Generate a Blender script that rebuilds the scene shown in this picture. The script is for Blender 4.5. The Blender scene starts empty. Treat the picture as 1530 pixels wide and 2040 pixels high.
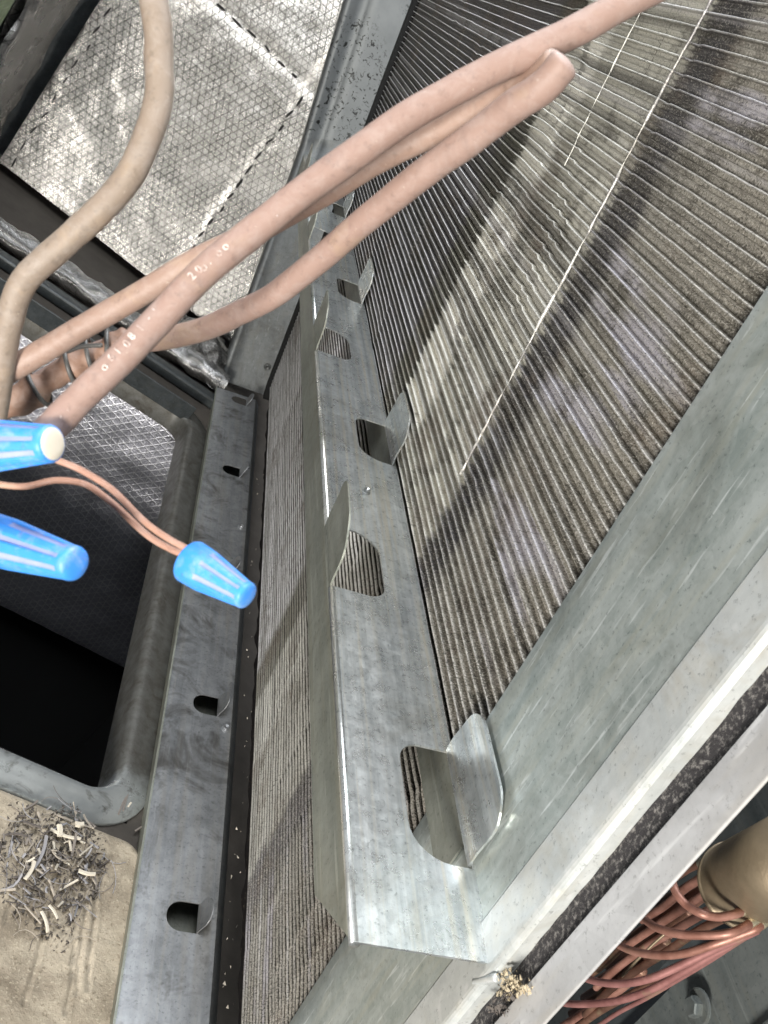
import bpy, bmesh, math, random
from mathutils import Matrix, Vector, noise
random.seed(7)
R = math.radians

# ---------------------------------------------------------------- frames
# "coil frame": x into the coil face (face at x=.2), y along the fins, z up the
# coil face; origin at the lens. The coil leans 18 degrees, so the world frame
# is turned about y until the cabinet floor is level, floor at world z=0.
A = R(18); CA, SA = math.cos(A), math.sin(A)
HF = -.635
E1 = Vector((CA, 0, -SA)); E3 = Vector((SA, 0, CA)); EY = Vector((0, 1, 0))
T4 = Matrix(((CA, 0, -SA, 0), (0, 1, 0, 0), (SA, 0, CA, -HF), (0, 0, 0, 1)))
CM = Matrix(((0.9178433, -0.0873708, 0.3872079), (0.2818539, -0.5434199, -0.7907295), (0.2795031, 0.8349019, -0.4741485)))
F = 1780.
def ray(x, y): return CM.transposed() @ Vector((x-765, y-1020, F))
def onx(x, y, X): d = ray(x, y); return d*(X/d.x)
def ony(x, y, Y): d = ray(x, y); return d*(Y/d.y)
def onz(x, y, Z): d = ray(x, y); return d*(Z/d.z)
def dep(x, y, z): return ray(x, y)*(z/F)
def cab(u, y, h): return E1*u + EY*y + E3*(h+HF)      # cabinet: u across floor, y depth, h above floor
def onh(x, y, h=0.): d = ray(x, y); return d*((h+HF)/d.dot(E3))

# ---------------------------------------------------------------- camera, world, lights
S = bpy.context.scene
cd = bpy.data.cameras.new('camera'); cam = bpy.data.objects.new('camera', cd); S.collection.objects.link(cam)
rows = [CM.row[0], -CM.row[1], -CM.row[2]]
rm = Matrix((rows[0], rows[1], rows[2])).transposed().to_4x4()
cam.matrix_world = T4 @ rm
cd.sensor_fit = 'VERTICAL'; cd.sensor_height = 36; cd.lens = 36*F/2040
cd.clip_start = .01; cd.clip_end = 50
cd.dof.use_dof = True; cd.dof.focus_distance = .55; cd.dof.aperture_fstop = 48
S.camera = cam
S.render.resolution_x, S.render.resolution_y = 768, 1024
S.view_settings.view_transform = 'Standard'; S.view_settings.look = 'None'
S.view_settings.exposure = .14; S.view_settings.gamma = 1
w = bpy.data.worlds.new('World'); S.world = w; w.use_nodes = True
w.node_tree.nodes['Background'].inputs[0].default_value = (.80, .86, .95, 1)
w.node_tree.nodes['Background'].inputs[1].default_value = .16

def area(name, pos, tgt, size, power, col):
    l = bpy.data.lights.new(name, 'AREA'); l.shape = 'RECTANGLE'; l.size, l.size_y = size; l.energy = power; l.color = col
    o = bpy.data.objects.new(name, l); S.collection.objects.link(o)
    p = T4 @ Vector(pos); t = T4 @ Vector(tgt)
    o.location = p; o.rotation_euler = (t-p).to_track_quat('-Z', 'Y').to_euler()
    return o
area('access_opening_light', (-.42, -.95, -.12), (.05, 1.0, -.30), (.32, .28), 36, (1., .965, .90))
area('top_opening_light', (.34, .58, .78), (.30, .56, -.40), (1.15, 1.15), 44, (.93, .965, 1.))
S.cycles.max_bounces = 4; S.cycles.diffuse_bounces = 2; S.cycles.glossy_bounces = 3; S.cycles.transmission_bounces = 1
S.cycles.use_denoising = True; S.cycles.use_adaptive_sampling = True; S.cycles.adaptive_threshold = .03

# ---------------------------------------------------------------- materials
MATS = {}
class NT:
    def __init__(s, name):
        s.m = bpy.data.materials.new(name); s.m.use_nodes = True; s.t = s.m.node_tree
        s.p = s.t.nodes['Principled BSDF']; MATS[name] = s.m
    def n(s, typ, **kw):
        nd = s.t.nodes.new('ShaderNode'+typ)
        for k, v in kw.items():
            if k == 'ins':
                for kk, vv in v.items():
                    if hasattr(vv, 'is_linked'): s.t.links.new(vv, nd.inputs[kk])
                    else: nd.inputs[kk].default_value = vv
            else: setattr(nd, k, v)
        return nd
    def co(s, kind='Object', scale=(1, 1, 1), loc=(0, 0, 0), rot=(0, 0, 0)):
        c = s.n('TexCoord'); mp = s.n('Mapping'); s.t.links.new(c.outputs[kind], mp.inputs[0])
        mp.inputs['Location'].default_value = loc; mp.inputs['Scale'].default_value = scale; mp.inputs['Rotation'].default_value = rot
        return mp.outputs[0]
    def noise(s, vec, scale, detail=4, rough=.55, dist=0):
        return s.n('TexNoise', ins={'Vector': vec, 'Scale': scale, 'Detail': min(detail, 4), 'Roughness': rough, 'Distortion': dist}).outputs['Fac']
    def vor(s, vec, scale, feature='F1', out='Distance'):
        return s.n('TexVoronoi', feature=feature, ins={'Vector': vec, 'Scale': scale}).outputs[out]
    def ramp(s, fac, stops, interp='LINEAR'):
        r = s.n('ValToRGB', ins={0: fac}); cr = r.color_ramp; cr.interpolation = interp
        while len(cr.elements) < len(stops): cr.elements.new(.5)
        for e, (p, c) in zip(cr.elements, stops):
            e.position = p; e.color = (c[0], c[1], c[2], 1) if hasattr(c, '__len__') else (c, c, c, 1)
        return r.outputs[0]
    def mix(s, fac, a, b, mode='MIX'):
        m = s.n('Mix', data_type='RGBA', blend_type=mode)
        for i, v in ((0, fac), (6, a), (7, b)):
            if hasattr(v, 'is_linked'): s.t.links.new(v, m.inputs[i])
            else: m.inputs[i].default_value = v if i == 0 else (*v, 1)
        return m.outputs[2]
    def math(s, op, a, b=0., c=0., clamp=False):
        m = s.n('Math', operation=op); m.use_clamp = clamp
        for i, v in enumerate((a, b, c)):
            if hasattr(v, 'is_linked'): s.t.links.new(v, m.inputs[i])
            else: m.inputs[i].default_value = v
        return m.outputs[0]
    def sep(s, vec): return s.n('SeparateXYZ', ins={0: vec}).outputs
    def bump(s, h, strength=.3, dist=.001, normal=None):
        b = s.n('Bump', ins={'Height': h, 'Strength': strength, 'Distance': dist})
        if normal is not None: s.t.links.new(normal, b.inputs['Normal'])
        return b.outputs[0]
    def out(s, **kw):
        nm = {'base': 'Base Color', 'metal': 'Metallic', 'rough': 'Roughness', 'normal': 'Normal', 'spec': 'Specular IOR Level', 'sss': 'Subsurface Weight', 'coat': 'Coat Weight', 'aniso': 'Anisotropic'}
        for k, v in kw.items():
            i = s.p.inputs[nm[k]]
            if hasattr(v, 'is_linked'): s.t.links.new(v, i)
            else: i.default_value = (*v, 1) if hasattr(v, '__len__') else v
        return s.m

def galv(name, c0, c1, rough=.42, metal=.75, grime=(.10, .085, .06), gamt=.45, streak=(60, 3, 60), spang=70, bstr=.16, tan=.3, scuff=.45, cw=.36):
    g = NT(name); o = g.co()
    so = g.co(scale=streak)
    st = g.noise(so, 1., 4, .65)
    cl = g.noise(o, 24, 4, .7, .5); fine = g.noise(o, 380, 3, .7)
    spv = g.n('SeparateColor', ins={0: g.vor(o, spang*2.2, out='Color')}).outputs[0]
    f = g.math('ADD', g.math('MULTIPLY', cl, cw), g.math('ADD', g.math('MULTIPLY', st, .82-cw), g.math('ADD', g.math('MULTIPLY', spv, .07), g.math('MULTIPLY', fine, .16))))
    base = g.mix(g.ramp(f, [(.40, 0), (.64, 1)]), c0, c1)
    tn = g.ramp(g.noise(g.co(scale=tuple(x*1.6 for x in streak), loc=(5, 5, 5)), 1., 3, .6), [(.50, 0), (.66, tan)])
    base = g.mix(tn, base, tuple(c1[i]*(1.0, .90, .74)[i] for i in range(3)))
    gr = g.ramp(g.noise(g.co(loc=(7, 1, 3)), 15, 4, .75, .9), [(.52, 0), (.68, gamt)])
    base = g.mix(gr, base, grime)
    sc = g.ramp(g.noise(g.co(scale=tuple(x*5 for x in streak), rot=(.05, .03, .06)), 1., 2, .5), [(.62, 0), (.74, scuff)])
    base = g.mix(sc, base, tuple(min(.9, x*1.55) for x in c1))
    dk = g.ramp(fine, [(.30, .55), (.40, 0)])
    base = g.mix(dk, base, tuple(x*.5 for x in c0))
    ro = g.math('ADD', rough-.20, g.math('ADD', g.math('MULTIPLY', cl, .22), g.math('MULTIPLY', g.noise(o, 130, 3, .7), .22)))
    g.out(base=base, metal=metal, rough=ro, normal=g.bump(g.math('ADD', g.math('MULTIPLY', fine, .7), st), bstr, .0006))
    return g.m
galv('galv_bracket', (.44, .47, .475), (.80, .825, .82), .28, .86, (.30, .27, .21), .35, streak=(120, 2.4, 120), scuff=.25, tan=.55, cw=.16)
galv('galv_lip', (.20, .21, .18), (.31, .32, .28), .46, .5, (.16, .15, .11), .4)  # same sheet as the bracket, darkened: shade on the turned lip painted in
galv('galv_plate', (.33, .375, .355), (.56, .60, .575), .36, .55, (.17, .17, .14), .4, streak=(70, 70, 7), scuff=.6)
galv('galv_bright', (.56, .585, .575), (.74, .76, .745), .34, .45, (.42, .36, .25), .4, streak=(90, 20, 20))  # paler copy of the frame metal: light caught by the bend painted in
galv('galv_rail', (.24, .25, .26), (.41, .42, .435), .40, .75, (.075, .068, .058), .75, scuff=.15)
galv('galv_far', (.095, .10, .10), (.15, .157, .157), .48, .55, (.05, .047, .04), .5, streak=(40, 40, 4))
galv('panel_grey', (.45, .45, .455), (.60, .60, .605), .5, .35, (.33, .32, .31), .4, streak=(40, 40, 6), spang=30)
galv('compartment', (.10, .115, .115), (.17, .185, .18), .5, .35, (.05, .05, .045), .5)
galv('dark_metal', (.030, .036, .038), (.058, .065, .068), .45, .3, (.02, .02, .018), .4)
galv('green_paint', (.20, .27, .13), (.28, .35, .19), .5, .0, (.06, .07, .04), .3)

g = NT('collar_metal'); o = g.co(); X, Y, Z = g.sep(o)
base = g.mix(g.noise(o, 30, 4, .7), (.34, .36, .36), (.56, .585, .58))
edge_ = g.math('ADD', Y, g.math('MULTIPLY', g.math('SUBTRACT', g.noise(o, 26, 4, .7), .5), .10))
grime_shade = g.math('MULTIPLY', g.ramp(g.math('ADD', edge_, 1.), [(.632, 0), (.668, 1)]), g.ramp(g.noise(o, 60, 4, .7), [(.25, .70), (.65, .95)]))
base = g.mix(grime_shade, base, (.088, .080, .066))  # past the near rim: brown grime plus light falloff painted in
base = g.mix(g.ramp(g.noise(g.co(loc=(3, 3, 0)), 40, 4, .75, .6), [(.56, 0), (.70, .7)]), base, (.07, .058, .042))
g.out(base=base, metal=.55, rough=g.math('ADD', .26, g.math('MULTIPLY', grime_shade, .25)), normal=g.bump(g.noise(o, 240, 4, .6), .15, .0006))
# far plate gets dark flaking patches
g = NT('galv_flaked'); o = g.co()
base = g.mix(g.noise(o, 30, 5, .6), (.105, .112, .113), (.18, .188, .188))
pt = g.math('MULTIPLY', g.ramp(g.noise(o, 120, 4, .68, 1.0), [(.565, 0), (.60, 1)]), g.ramp(g.noise(o, 9, 3, .5), [(.42, 0), (.56, 1)]))
base = g.mix(pt, base, (.012, .012, .011))
g.out(base=base, metal=.5, rough=.5, normal=g.bump(g.noise(o, 160, 4), .15, .0006))

# fins: object frame of the coil sits at (.2,.3,-.68)
def finmat(name, edge, gap_shade=False):
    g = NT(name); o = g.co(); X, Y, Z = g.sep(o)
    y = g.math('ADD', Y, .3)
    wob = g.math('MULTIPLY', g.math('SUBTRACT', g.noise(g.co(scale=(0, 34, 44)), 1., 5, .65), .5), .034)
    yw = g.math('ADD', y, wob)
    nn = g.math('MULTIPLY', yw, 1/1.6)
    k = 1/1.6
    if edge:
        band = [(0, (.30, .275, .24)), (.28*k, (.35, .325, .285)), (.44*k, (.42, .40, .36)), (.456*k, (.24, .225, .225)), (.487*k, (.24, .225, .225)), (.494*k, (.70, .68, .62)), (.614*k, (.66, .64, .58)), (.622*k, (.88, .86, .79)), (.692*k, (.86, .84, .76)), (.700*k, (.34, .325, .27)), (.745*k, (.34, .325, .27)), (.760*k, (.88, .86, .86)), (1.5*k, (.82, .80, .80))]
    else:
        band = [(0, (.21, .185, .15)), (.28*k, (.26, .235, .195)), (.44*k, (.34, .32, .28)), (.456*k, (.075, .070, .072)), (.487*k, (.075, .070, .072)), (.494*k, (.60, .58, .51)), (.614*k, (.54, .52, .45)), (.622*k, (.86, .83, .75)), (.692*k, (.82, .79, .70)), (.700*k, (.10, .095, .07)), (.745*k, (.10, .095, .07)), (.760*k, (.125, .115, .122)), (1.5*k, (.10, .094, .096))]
    c = g.ramp(nn, band)  # dust tones along y; shadow painted in as the crease band and far end
    if gap_shade: c = g.mix(.86, c, (.022, .018, .014))  # shade in the deep gaps between lower fins, put into the colour
    # fin to fin differences, dirt clumps, rust bloom, grit
    fb = g.noise(g.co(scale=(0, .8, 75)), 1., 3, .7)
    c = g.mix(g.ramp(fb, [(.38, .72), (.51, 0)]), c, (.10, .092, .08) if not edge else (.36, .35, .33))
    if not gap_shade: c = g.mix(g.ramp(fb, [(.56, 0), (.68, .55)]), c, (.58, .56, .57) if not edge else (.88, .87, .88))
    if not gap_shade:   # painted sheen: pale lilac glint streaks along some fins near the crease
        lm = g.math('MULTIPLY', g.ramp(g.noise(g.co(scale=(0, 5, 42), loc=(0, 3, 8)), 1., 2, .6), [(.57, 0), (.63, .75)]), g.ramp(y, [(.30, 0), (.36, 1), (.445, 1), (.46, 0)]))
        c = g.mix(lm, c, (.50, .48, .53))
    dirt = g.noise(o, 22, 4, .78, .6)
    c = g.mix(g.ramp(dirt, [(.52, 0), (.62, .35 if edge else .6)]), c, (.060, .052, .038) if not edge else (.16, .14, .105))
    c = g.mix(g.ramp(g.noise(g.co(loc=(3, 1, 2)), 11, 4, .7), [(.54, 0), (.68, .6)]), c, (.19, .148, .115))
    grit = g.noise(o, 850, 2, .75)
    near = g.ramp(y, [(.36, 1), (.70, .45)])
    c = g.mix(g.math('MULTIPLY', g.ramp(grit, [(.34, .95), (.46, 0)]), near), c, (.022, .019, .015))
    c = g.mix(g.math('MULTIPLY', g.ramp(grit, [(.55, 0), (.64, .85)]), near), c, (.60, .57, .51))
    sc = g.ramp(g.noise(g.co(scale=(0, 420, 9)), 1., 2, .5), [(.27, .75), (.34, 0)])
    c = g.mix(sc, c, (.05, .045, .036))
    sw = 0. if gap_shade else g.ramp(g.noise(g.co(scale=(0, 350, 7), loc=(2, 9, 4)), 1., 2, .5), [(.68, 0), (.75, .7)])
    c = g.mix(sw, c, (.66, .63, .57))
    g.out(base=c, metal=.25 if edge else .05, rough=.42 if edge else .6, normal=g.bump(grit, .22, .0006))
finmat('fin_face', False); finmat('fin_edge', True); finmat('coil_core', False); finmat('fin_face_shaded', False, True)

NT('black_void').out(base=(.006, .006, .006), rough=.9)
NT('slit').out(base=(.008, .007, .006), rough=.9)
g = NT('gap_black'); o = g.co()
g.out(base=g.mix(g.ramp(g.noise(o, 300, 3, .7), [(.62, 0), (.72, 1)]), (.010, .008, .008), (.20, .17, .12)), rough=.6)

def foil(name, sp, tint, rough, line=.16, dark=(.045, .042, .038), crumple=1., rot=0., lb=-1., bs=.30):
    g = NT(name); uv = g.co('UV', rot=(0, 0, rot)); U, V, _ = g.sep(uv); o = g.co()
    jit = g.math('MULTIPLY', g.noise(o, 25, 3), .004)
    lines = None
    for ax, ay in ((0, 1), (.90, .42), (.90, -.42)):
        d = g.math('ADD', g.math('ADD', g.math('MULTIPLY', U, ax), g.math('MULTIPLY', V, ay)), jit)
        fr = g.math('FRACT', g.math('MULTIPLY', d, 1/sp))
        t = g.math('ABSOLUTE', g.math('SUBTRACT', fr, .5))
        l = g.math('SUBTRACT', 1., g.math('MULTIPLY', t, 1/line), clamp=True)
        lines = l if lines is None else g.math('MAXIMUM', lines, l)
    brk = g.ramp(g.noise(o, 90, 3, .6), [(.30, .45), (.48, 1)])
    lm = g.math('MULTIPLY', lines, brk)
    cr = g.n('TexVoronoi', feature='F1', ins={'Vector': g.n('VectorMath', operation='ADD', ins={0: o, 1: g.n('TexNoise', ins={'Vector': o, 'Scale': 60.}).outputs['Color']}).outputs[0], 'Scale': 130.}).outputs[0]
    h = g.math('ADD', g.math('MULTIPLY', cr, 1.1*crumple), g.math('MULTIPLY', g.noise(o, 75, 7, .70, .8), 2.4*crumple))
    h = g.math('ADD', h, g.math('MULTIPLY', lm, lb))
    base = g.mix(g.ramp(lm, [(.35, 0), (.8, .85)]), tint, dark)
    dust = g.ramp(g.noise(o, 12, 6, .7), [(.45, 0), (.75, .5)])
    base = g.mix(dust, base, tuple(x*.72 for x in tint))
    g.out(base=base, metal=.9, rough=g.math('ADD', rough, g.math('MULTIPLY', dust, .3)), normal=g.bump(h, bs, .0016))
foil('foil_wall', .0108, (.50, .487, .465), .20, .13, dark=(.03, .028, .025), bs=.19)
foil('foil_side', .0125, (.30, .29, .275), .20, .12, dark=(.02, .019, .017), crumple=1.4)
foil('foil_duct', .0115, (.60, .60, .67), .30, .13, dark=(.95, .95, .97), crumple=.55, rot=.3, lb=1.4)  # white scrim lines: glints on the foil painted into the colour
foil('foil_roll', .016, (.42, .415, .41), .20, .06, crumple=2.2)
g = NT('foam'); o = g.co()
g.out(base=g.mix(g.ramp(g.noise(o, 420, 4, .7), [(.50, 0), (.68, 1)]), (.030, .027, .029), (.25, .235, .22)), rough=.95, normal=g.bump(g.noise(o, 520, 4, .7), .8, .002))
def pvc(name, c0, c1, rough=.52):
    g = NT(name); o = g.co()
    b = g.mix(g.noise(o, 60, 4, .6), c0, c1)
    b = g.mix(g.ramp(g.noise(o, 35, 7, .75, .6), [(.55, 0), (.72, .55)]), b, (.36, .26, .17))
    b = g.mix(g.ramp(g.noise(o, 900, 2, .6), [(.70, 0), (.80, .35)]), b, (.60, .53, .46))
    b = g.mix(g.ramp(g.noise(g.co(loc=(4, 4, 1)), 380, 3, .7), [(.30, .5), (.44, 0)]), b, tuple(x*.62 for x in c0))
    b = g.mix(g.ramp(g.noise(g.co(loc=(9, 2, 6)), 240, 4, .75, .6), [(.46, 0), (.70, .28)]), b, tuple(min(1, .20+.7*x) for x in c1))
    b = g.mix(g.ramp(g.noise(g.co(scale=(1, 1, 1), loc=(1, 6, 2)), 55, 4, .75, .8), [(.55, 0), (.70, .32)]), b, tuple(x*.6 for x in c0))
    g.out(base=b, rough=g.math('ADD', rough, g.math('MULTIPLY', g.noise(o, 200, 3), .2)), sss=.0, normal=g.bump(g.noise(o, 260, 4, .6), .22, .0006))
pvc('wire_pink', (.25, .163, .132), (.30, .202, .166))
pvc('wire_pink_dim', (.245, .16, .122), (.295, .198, .155))
pvc('wire_tan', (.20, .155, .118), (.25, .195, .152))
pvc('wire_brown', (.17, .095, .065), (.25, .15, .105))
pvc('wire_thin', (.30, .155, .105), (.37, .205, .145))
g = NT('ink_white'); g.out(base=g.mix(g.ramp(g.noise(g.co(), 900, 3, .7), [(.40, 0), (.58, 1)]), (.34, .23, .19), (.74, .69, .65)), rough=.6)
NT('tie_grey').out(base=(.065, .062, .058), rough=.45)
g = NT('nut_blue'); o = g.co()
nb = g.mix(g.noise(o, 130, 4), (.03, .19, .62), (.05, .30, .78)); nb = g.mix(g.ramp(g.noise(o, 210, 4, .75, .5), [(.50, 0), (.70, .55)]), nb, (.30, .38, .55)); nb = g.mix(g.ramp(g.noise(g.co(loc=(2, 2, 2)), 420, 3, .7), [(.28, .5), (.40, 0)]), nb, (.10, .12, .20))
g.out(base=nb, rough=.46, sss=.08, normal=g.bump(g.noise(o, 500, 3), .05, .0004))
g = NT('nut_dust'); o = g.co()
g.out(base=g.mix(g.noise(o, 160, 4), (.55, .47, .36), (.70, .63, .52)), rough=.7)
g = NT('nut_groove'); o = g.co()
g.out(base=g.mix(g.noise(o, 160, 4), (.14, .20, .50), (.36, .38, .52)), rough=.7)
def copper(name, a, b):
    g = NT(name); o = g.co()
    c = g.mix(g.ramp(g.noise(o, 70, 6, .65), [(.38, 0), (.62, 1)]), a, b)
    c = g.mix(g.ramp(g.noise(g.co(loc=(1, 2, 3)), 40, 6, .7), [(.58, 0), (.72, .7)]), c, (.30, .25, .15))
    g.out(base=c, metal=.4, rough=.48, normal=g.bump(g.noise(o, 300, 3), .2, .0006))
copper('copper', (.25, .115, .085), (.40, .205, .16)); copper('copper_dark', (.13, .065, .045), (.22, .115, .08))
copper('copper_rose', (.27, .12, .11), (.39, .185, .17))
g = NT('brass'); o = g.co()
g.out(base=g.mix(g.noise(o, 60, 7, .7), (.13, .098, .06), (.30, .24, .165)), metal=.55, rough=.45, normal=g.bump(g.noise(o, 200, 5, .7), .25, .001))
NT('solder').out(base=(.66, .58, .42), metal=.8, rough=.3)
g = NT('pad_tan'); o = g.co()
f = g.noise(o, 17, 8, .7, .5)
c = g.mix(g.ramp(f, [(.36, 0), (.64, 1)]), (.30, .25, .185), (.52, .445, .34))
c = g.mix(g.ramp(g.noise(g.co(loc=(2, 0, 1)), 10, 6, .7), [(.50, 0), (.68, .8)]), c, (.155, .12, .082))
c = g.mix(g.ramp(g.noise(o, 420, 3, .6), [(.58, 0), (.68, .5)]), c, (.66, .58, .44))
c = g.mix(g.ramp(g.noise(o, 300, 3, .6), [(.32, .6), (.42, 0)]), c, (.14, .105, .065))
g.out(base=c, rough=.85, normal=g.bump(g.math('ADD', g.noise(o, 420, 4, .7), g.noise(o, 90, 4, .6)), .5, .0016))
g = NT('floor_grime'); o = g.co()
g.out(base=g.mix(g.noise(o, 24, 7, .7), (.045, .038, .032), (.12, .105, .09)), metal=.2, rough=.7, normal=g.bump(g.noise(o, 180, 5, .7), .3, .001))
for i, c in enumerate([(.62, .56, .46), (.40, .35, .29), (.20, .175, .155), (.10, .085, .075), (.30, .29, .30)]):
    NT('straw%d' % i).out(base=c, rough=.8)
g = NT('sand'); o = g.co()
g.out(base=g.mix(g.noise(o, 300, 4, .7), (.30, .24, .15), (.66, .56, .40)), rough=.95, normal=g.bump(g.noise(o, 300, 4, .7), .8, .002))
NT('bare_steel').out(base=(.45, .46, .45), metal=.9, rough=.35)

# ---------------------------------------------------------------- object helpers
C = S.collection
LOC = {}
def thing(name, label, cat, loc, group=None):
    o = bpy.data.objects.new(name, None); C.objects.link(o); o.empty_display_size = .02
    o.matrix_world = T4 @ Matrix.Translation(Vector(loc)); LOC[o] = Vector(loc)
    o['label'] = label; o['category'] = cat
    if group: o['group'] = group
    return o
def link(name, me, parent, loc):
    o = bpy.data.objects.new(name, me); C.objects.link(o)
    if parent is not None:
        o.parent = parent; LOC[o] = LOC[parent]
    else:
        o.matrix_world = T4 @ Matrix.Translation(loc); LOC[o] = loc
    return o
def mesh(name, verts, faces, mat, parent=None, loc=None, smooth=False, uv=None, midx=None, kind=None, label=None, cat=None, group=None):
    vs = [Vector(v) for v in verts]
    if parent is not None: l = LOC[parent]
    elif loc is not None: l = Vector(loc)
    else:
        l = sum(vs, Vector())/len(vs)
    me = bpy.data.meshes.new(name); me.from_pydata([v-l for v in vs], [], faces)
    for m in (mat if isinstance(mat, (list, tuple)) else [mat]): me.materials.append(MATS[m])
    if midx: me.polygons.foreach_set('material_index', midx)
    if smooth: me.polygons.foreach_set('use_smooth', [True]*len(me.polygons))
    if uv:
        ul = me.uv_layers.new(name='UVMap')
        for lp in me.loops: ul.data[lp.index].uv = uv[lp.vertex_index]
    me.update()
    o = link(name, me, parent, l)
    if kind: o['kind'] = kind
    if label: o['label'] = label
    if cat: o['category'] = cat
    if group: o['group'] = group
    return o
def box(a, b, fr=None):
    """axis box between corners a,b; fr maps (x,y,z)->coil frame"""
    (x0, y0, z0), (x1, y1, z1) = a, b
    v = [(x, y, z) for x in (x0, x1) for y in (y0, y1) for z in (z0, z1)]
    if fr: v = [fr(*p) for p in v]
    f = [(0, 1, 3, 2), (4, 6, 7, 5), (0, 4, 5, 1), (2, 3, 7, 6), (0, 2, 6, 4), (1, 5, 7, 3)]
    return v, f
def bevel(o, wdt=.001, seg=2):
    m = o.modifiers.new('bevel', 'BEVEL'); m.width = wdt; m.segments = seg; m.limit_method = 'ANGLE'; m.angle_limit = R(40)
def catmull(pts, n=10):
    P = [Vector(p) for p in pts]; P = [P[0]*2-P[1]]+P+[P[-1]*2-P[-2]]; out = []
    for i in range(1, len(P)-2):
        a, b, c, d = P[i-1:i+3]
        for k in range(n):
            t = k/n
            out.append(.5*((2*b)+(c-a)*t+(2*a-5*b+4*c-d)*t*t+(3*b-a-3*c+d)*t**3))
    out.append(P[-2]); return out
def tube(path, rad, seg=14, caps='round'):
    """path points in coil frame; rad const or function of index fraction"""
    n = len(path); V = []; Fc = []; up = None; rings = []
    tans = [(path[min(i+1, n-1)]-path[max(i-1, 0)]).normalized() for i in range(n)]
    st = []
    r = rad if callable(rad) else (lambda t: rad)
    if caps == 'round':
        for a in (80, 60, 40, 20): st.append((path[0]-tans[0]*r(0)*.42*math.sin(R(a)), tans[0], r(0)*math.cos(R(a))))
    for i in range(n): st.append((path[i], tans[i], r(i/(n-1))))
    if caps == 'round':
        for a in (20, 40, 60, 80): st.append((path[-1]+tans[-1]*r(1)*.6*math.sin(R(a)), tans[-1], r(1)*math.cos(R(a))))
    for p, t, rr in st:
        if up is None: up = t.orthogonal().normalized()
        up = (up-t*up.dot(t)).normalized(); sd = t.cross(up)
        b = len(V)
        for k in range(seg):
            a = 2*math.pi*k/seg; V.append(p+(up*math.cos(a)+sd*math.sin(a))*rr)
        rings.append(b)
    for a, b in zip(rings, rings[1:]):
        for k in range(seg): Fc.append((a+k, a+(k+1) % seg, b+(k+1) % seg, b+k))
    Fc.append(tuple(range(seg-1, -1, -1))); Fc.append(tuple(rings[-1]+k for k in range(seg)))
    return V, Fc
def lathe(p, axis, prof, seg=24, mod=None, up=None):
    axis = axis.normalized(); up = (up or axis.orthogonal()); up = (up-axis*up.dot(axis)).normalized(); sd = axis.cross(up)
    V = []; Fc = []
    for t, r in prof:
        for k in range(seg):
            a = 2*math.pi*k/seg; rr = r*(mod(t, a) if mod else 1)
            V.append(p+axis*t+(up*math.cos(a)+sd*math.sin(a))*rr)
    for i in range(len(prof)-1):
        for k in range(seg): Fc.append((i*seg+k, i*seg+(k+1) % seg, (i+1)*seg+(k+1) % seg, (i+1)*seg+k))
    Fc.append(tuple(range(seg-1, -1, -1))); Fc.append(tuple((len(prof)-1)*seg+k for k in range(seg)))
    return V, Fc
def plate(outline, holes, thick, fr):
    """2D outline with holes -> solid sheet; fr(a,b,c) maps to the coil frame, c across the thickness"""
    cu = bpy.data.curves.new('tmp', 'CURVE'); cu.dimensions = '2D'; cu.fill_mode = 'BOTH'; cu.extrude = thick/2
    for pl in [outline]+holes:
        sp = cu.splines.new('POLY'); sp.points.add(len(pl)-1)
        for q, (a, b) in zip(sp.points, pl): q.co = (a, b, 0, 1)
        sp.use_cyclic_u = True
    ob = bpy.data.objects.new('tmp', cu); C.objects.link(ob)
    dg = bpy.context.evaluated_depsgraph_get(); me = bpy.data.meshes.new_from_object(ob.evaluated_get(dg))
    V = [fr(v.co.x, v.co.y, v.co.z) for v in me.vertices]; Fc = [tuple(p.vertices) for p in me.polygons]
    C.objects.unlink(ob); bpy.data.objects.remove(ob); bpy.data.curves.remove(cu); bpy.data.meshes.remove(me)
    return V, Fc
def rrect(a0, a1, b0, b1, r, n=7):
    """rounded rectangle; r = radii (a0b0, a1b0, a1b1, a0b1)"""
    out = []
    for (ca, cb, sa, sb, rr, st) in ((a0, b0, 1, 1, r[0], 180), (a1, b0, -1, 1, r[1], 270), (a1, b1, -1, -1, r[2], 0), (a0, b1, 1, -1, r[3], 90)):
        if rr <= 0: out.append((ca, cb)); continue
        for k in range(n+1):
            t = R(st+90*k/n); out.append((ca+sa*rr+rr*math.cos(t), cb+sb*rr+rr*math.sin(t)))
    return out
def strip(rows, mat, **kw):
    n = len(rows[0]); V = [p for r in rows for p in r]; Fc = []
    for i in range(len(rows)-1):
        for k in range(n-1): Fc.append((i*n+k, i*n+k+1, (i+1)*n+k+1, (i+1)*n+k))
    return V, Fc
def screw(parent, p, nrm, r=.004, name='screw', mat='galv_rail', hexa=False):
    V, Fc = lathe(Vector(p), Vector(nrm), [(-.001, r*1.35), (.0006, r*1.35), (.0008, r), (.0026, r), (.0032, r*.8), (.0028, r*.45), (.0022, .0002)], 6 if hexa else 16)
    return mesh(name, V, Fc, mat, parent)

# ---------------------------------------------------------------- structure: cabinet
FR = lambda u, y, h: cab(u, y, h)
OU0, OU1, OY0, OY1, OR = -.30, .283, .5625, 1.318, .030
# floor around the duct opening
V = []; Fc = []
g0, g1, q0, q1 = OU0-.02, OU1+.02, OY0-.02, OY1+.02
for (a, b, c, d) in ((-.42, .44, .05, q0), (-.42, .44, q1, 1.829), (-.42, g0, q0, q1), (g1, .44, q0, q1)):
    n = len(V); V += [cab(a, c, 0), cab(b, c, 0), cab(b, d, 0), cab(a, d, 0)]; Fc.append((n, n+1, n+2, n+3))
mesh('cabinet_floor', V, Fc, 'floor_grime', kind='structure')
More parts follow.
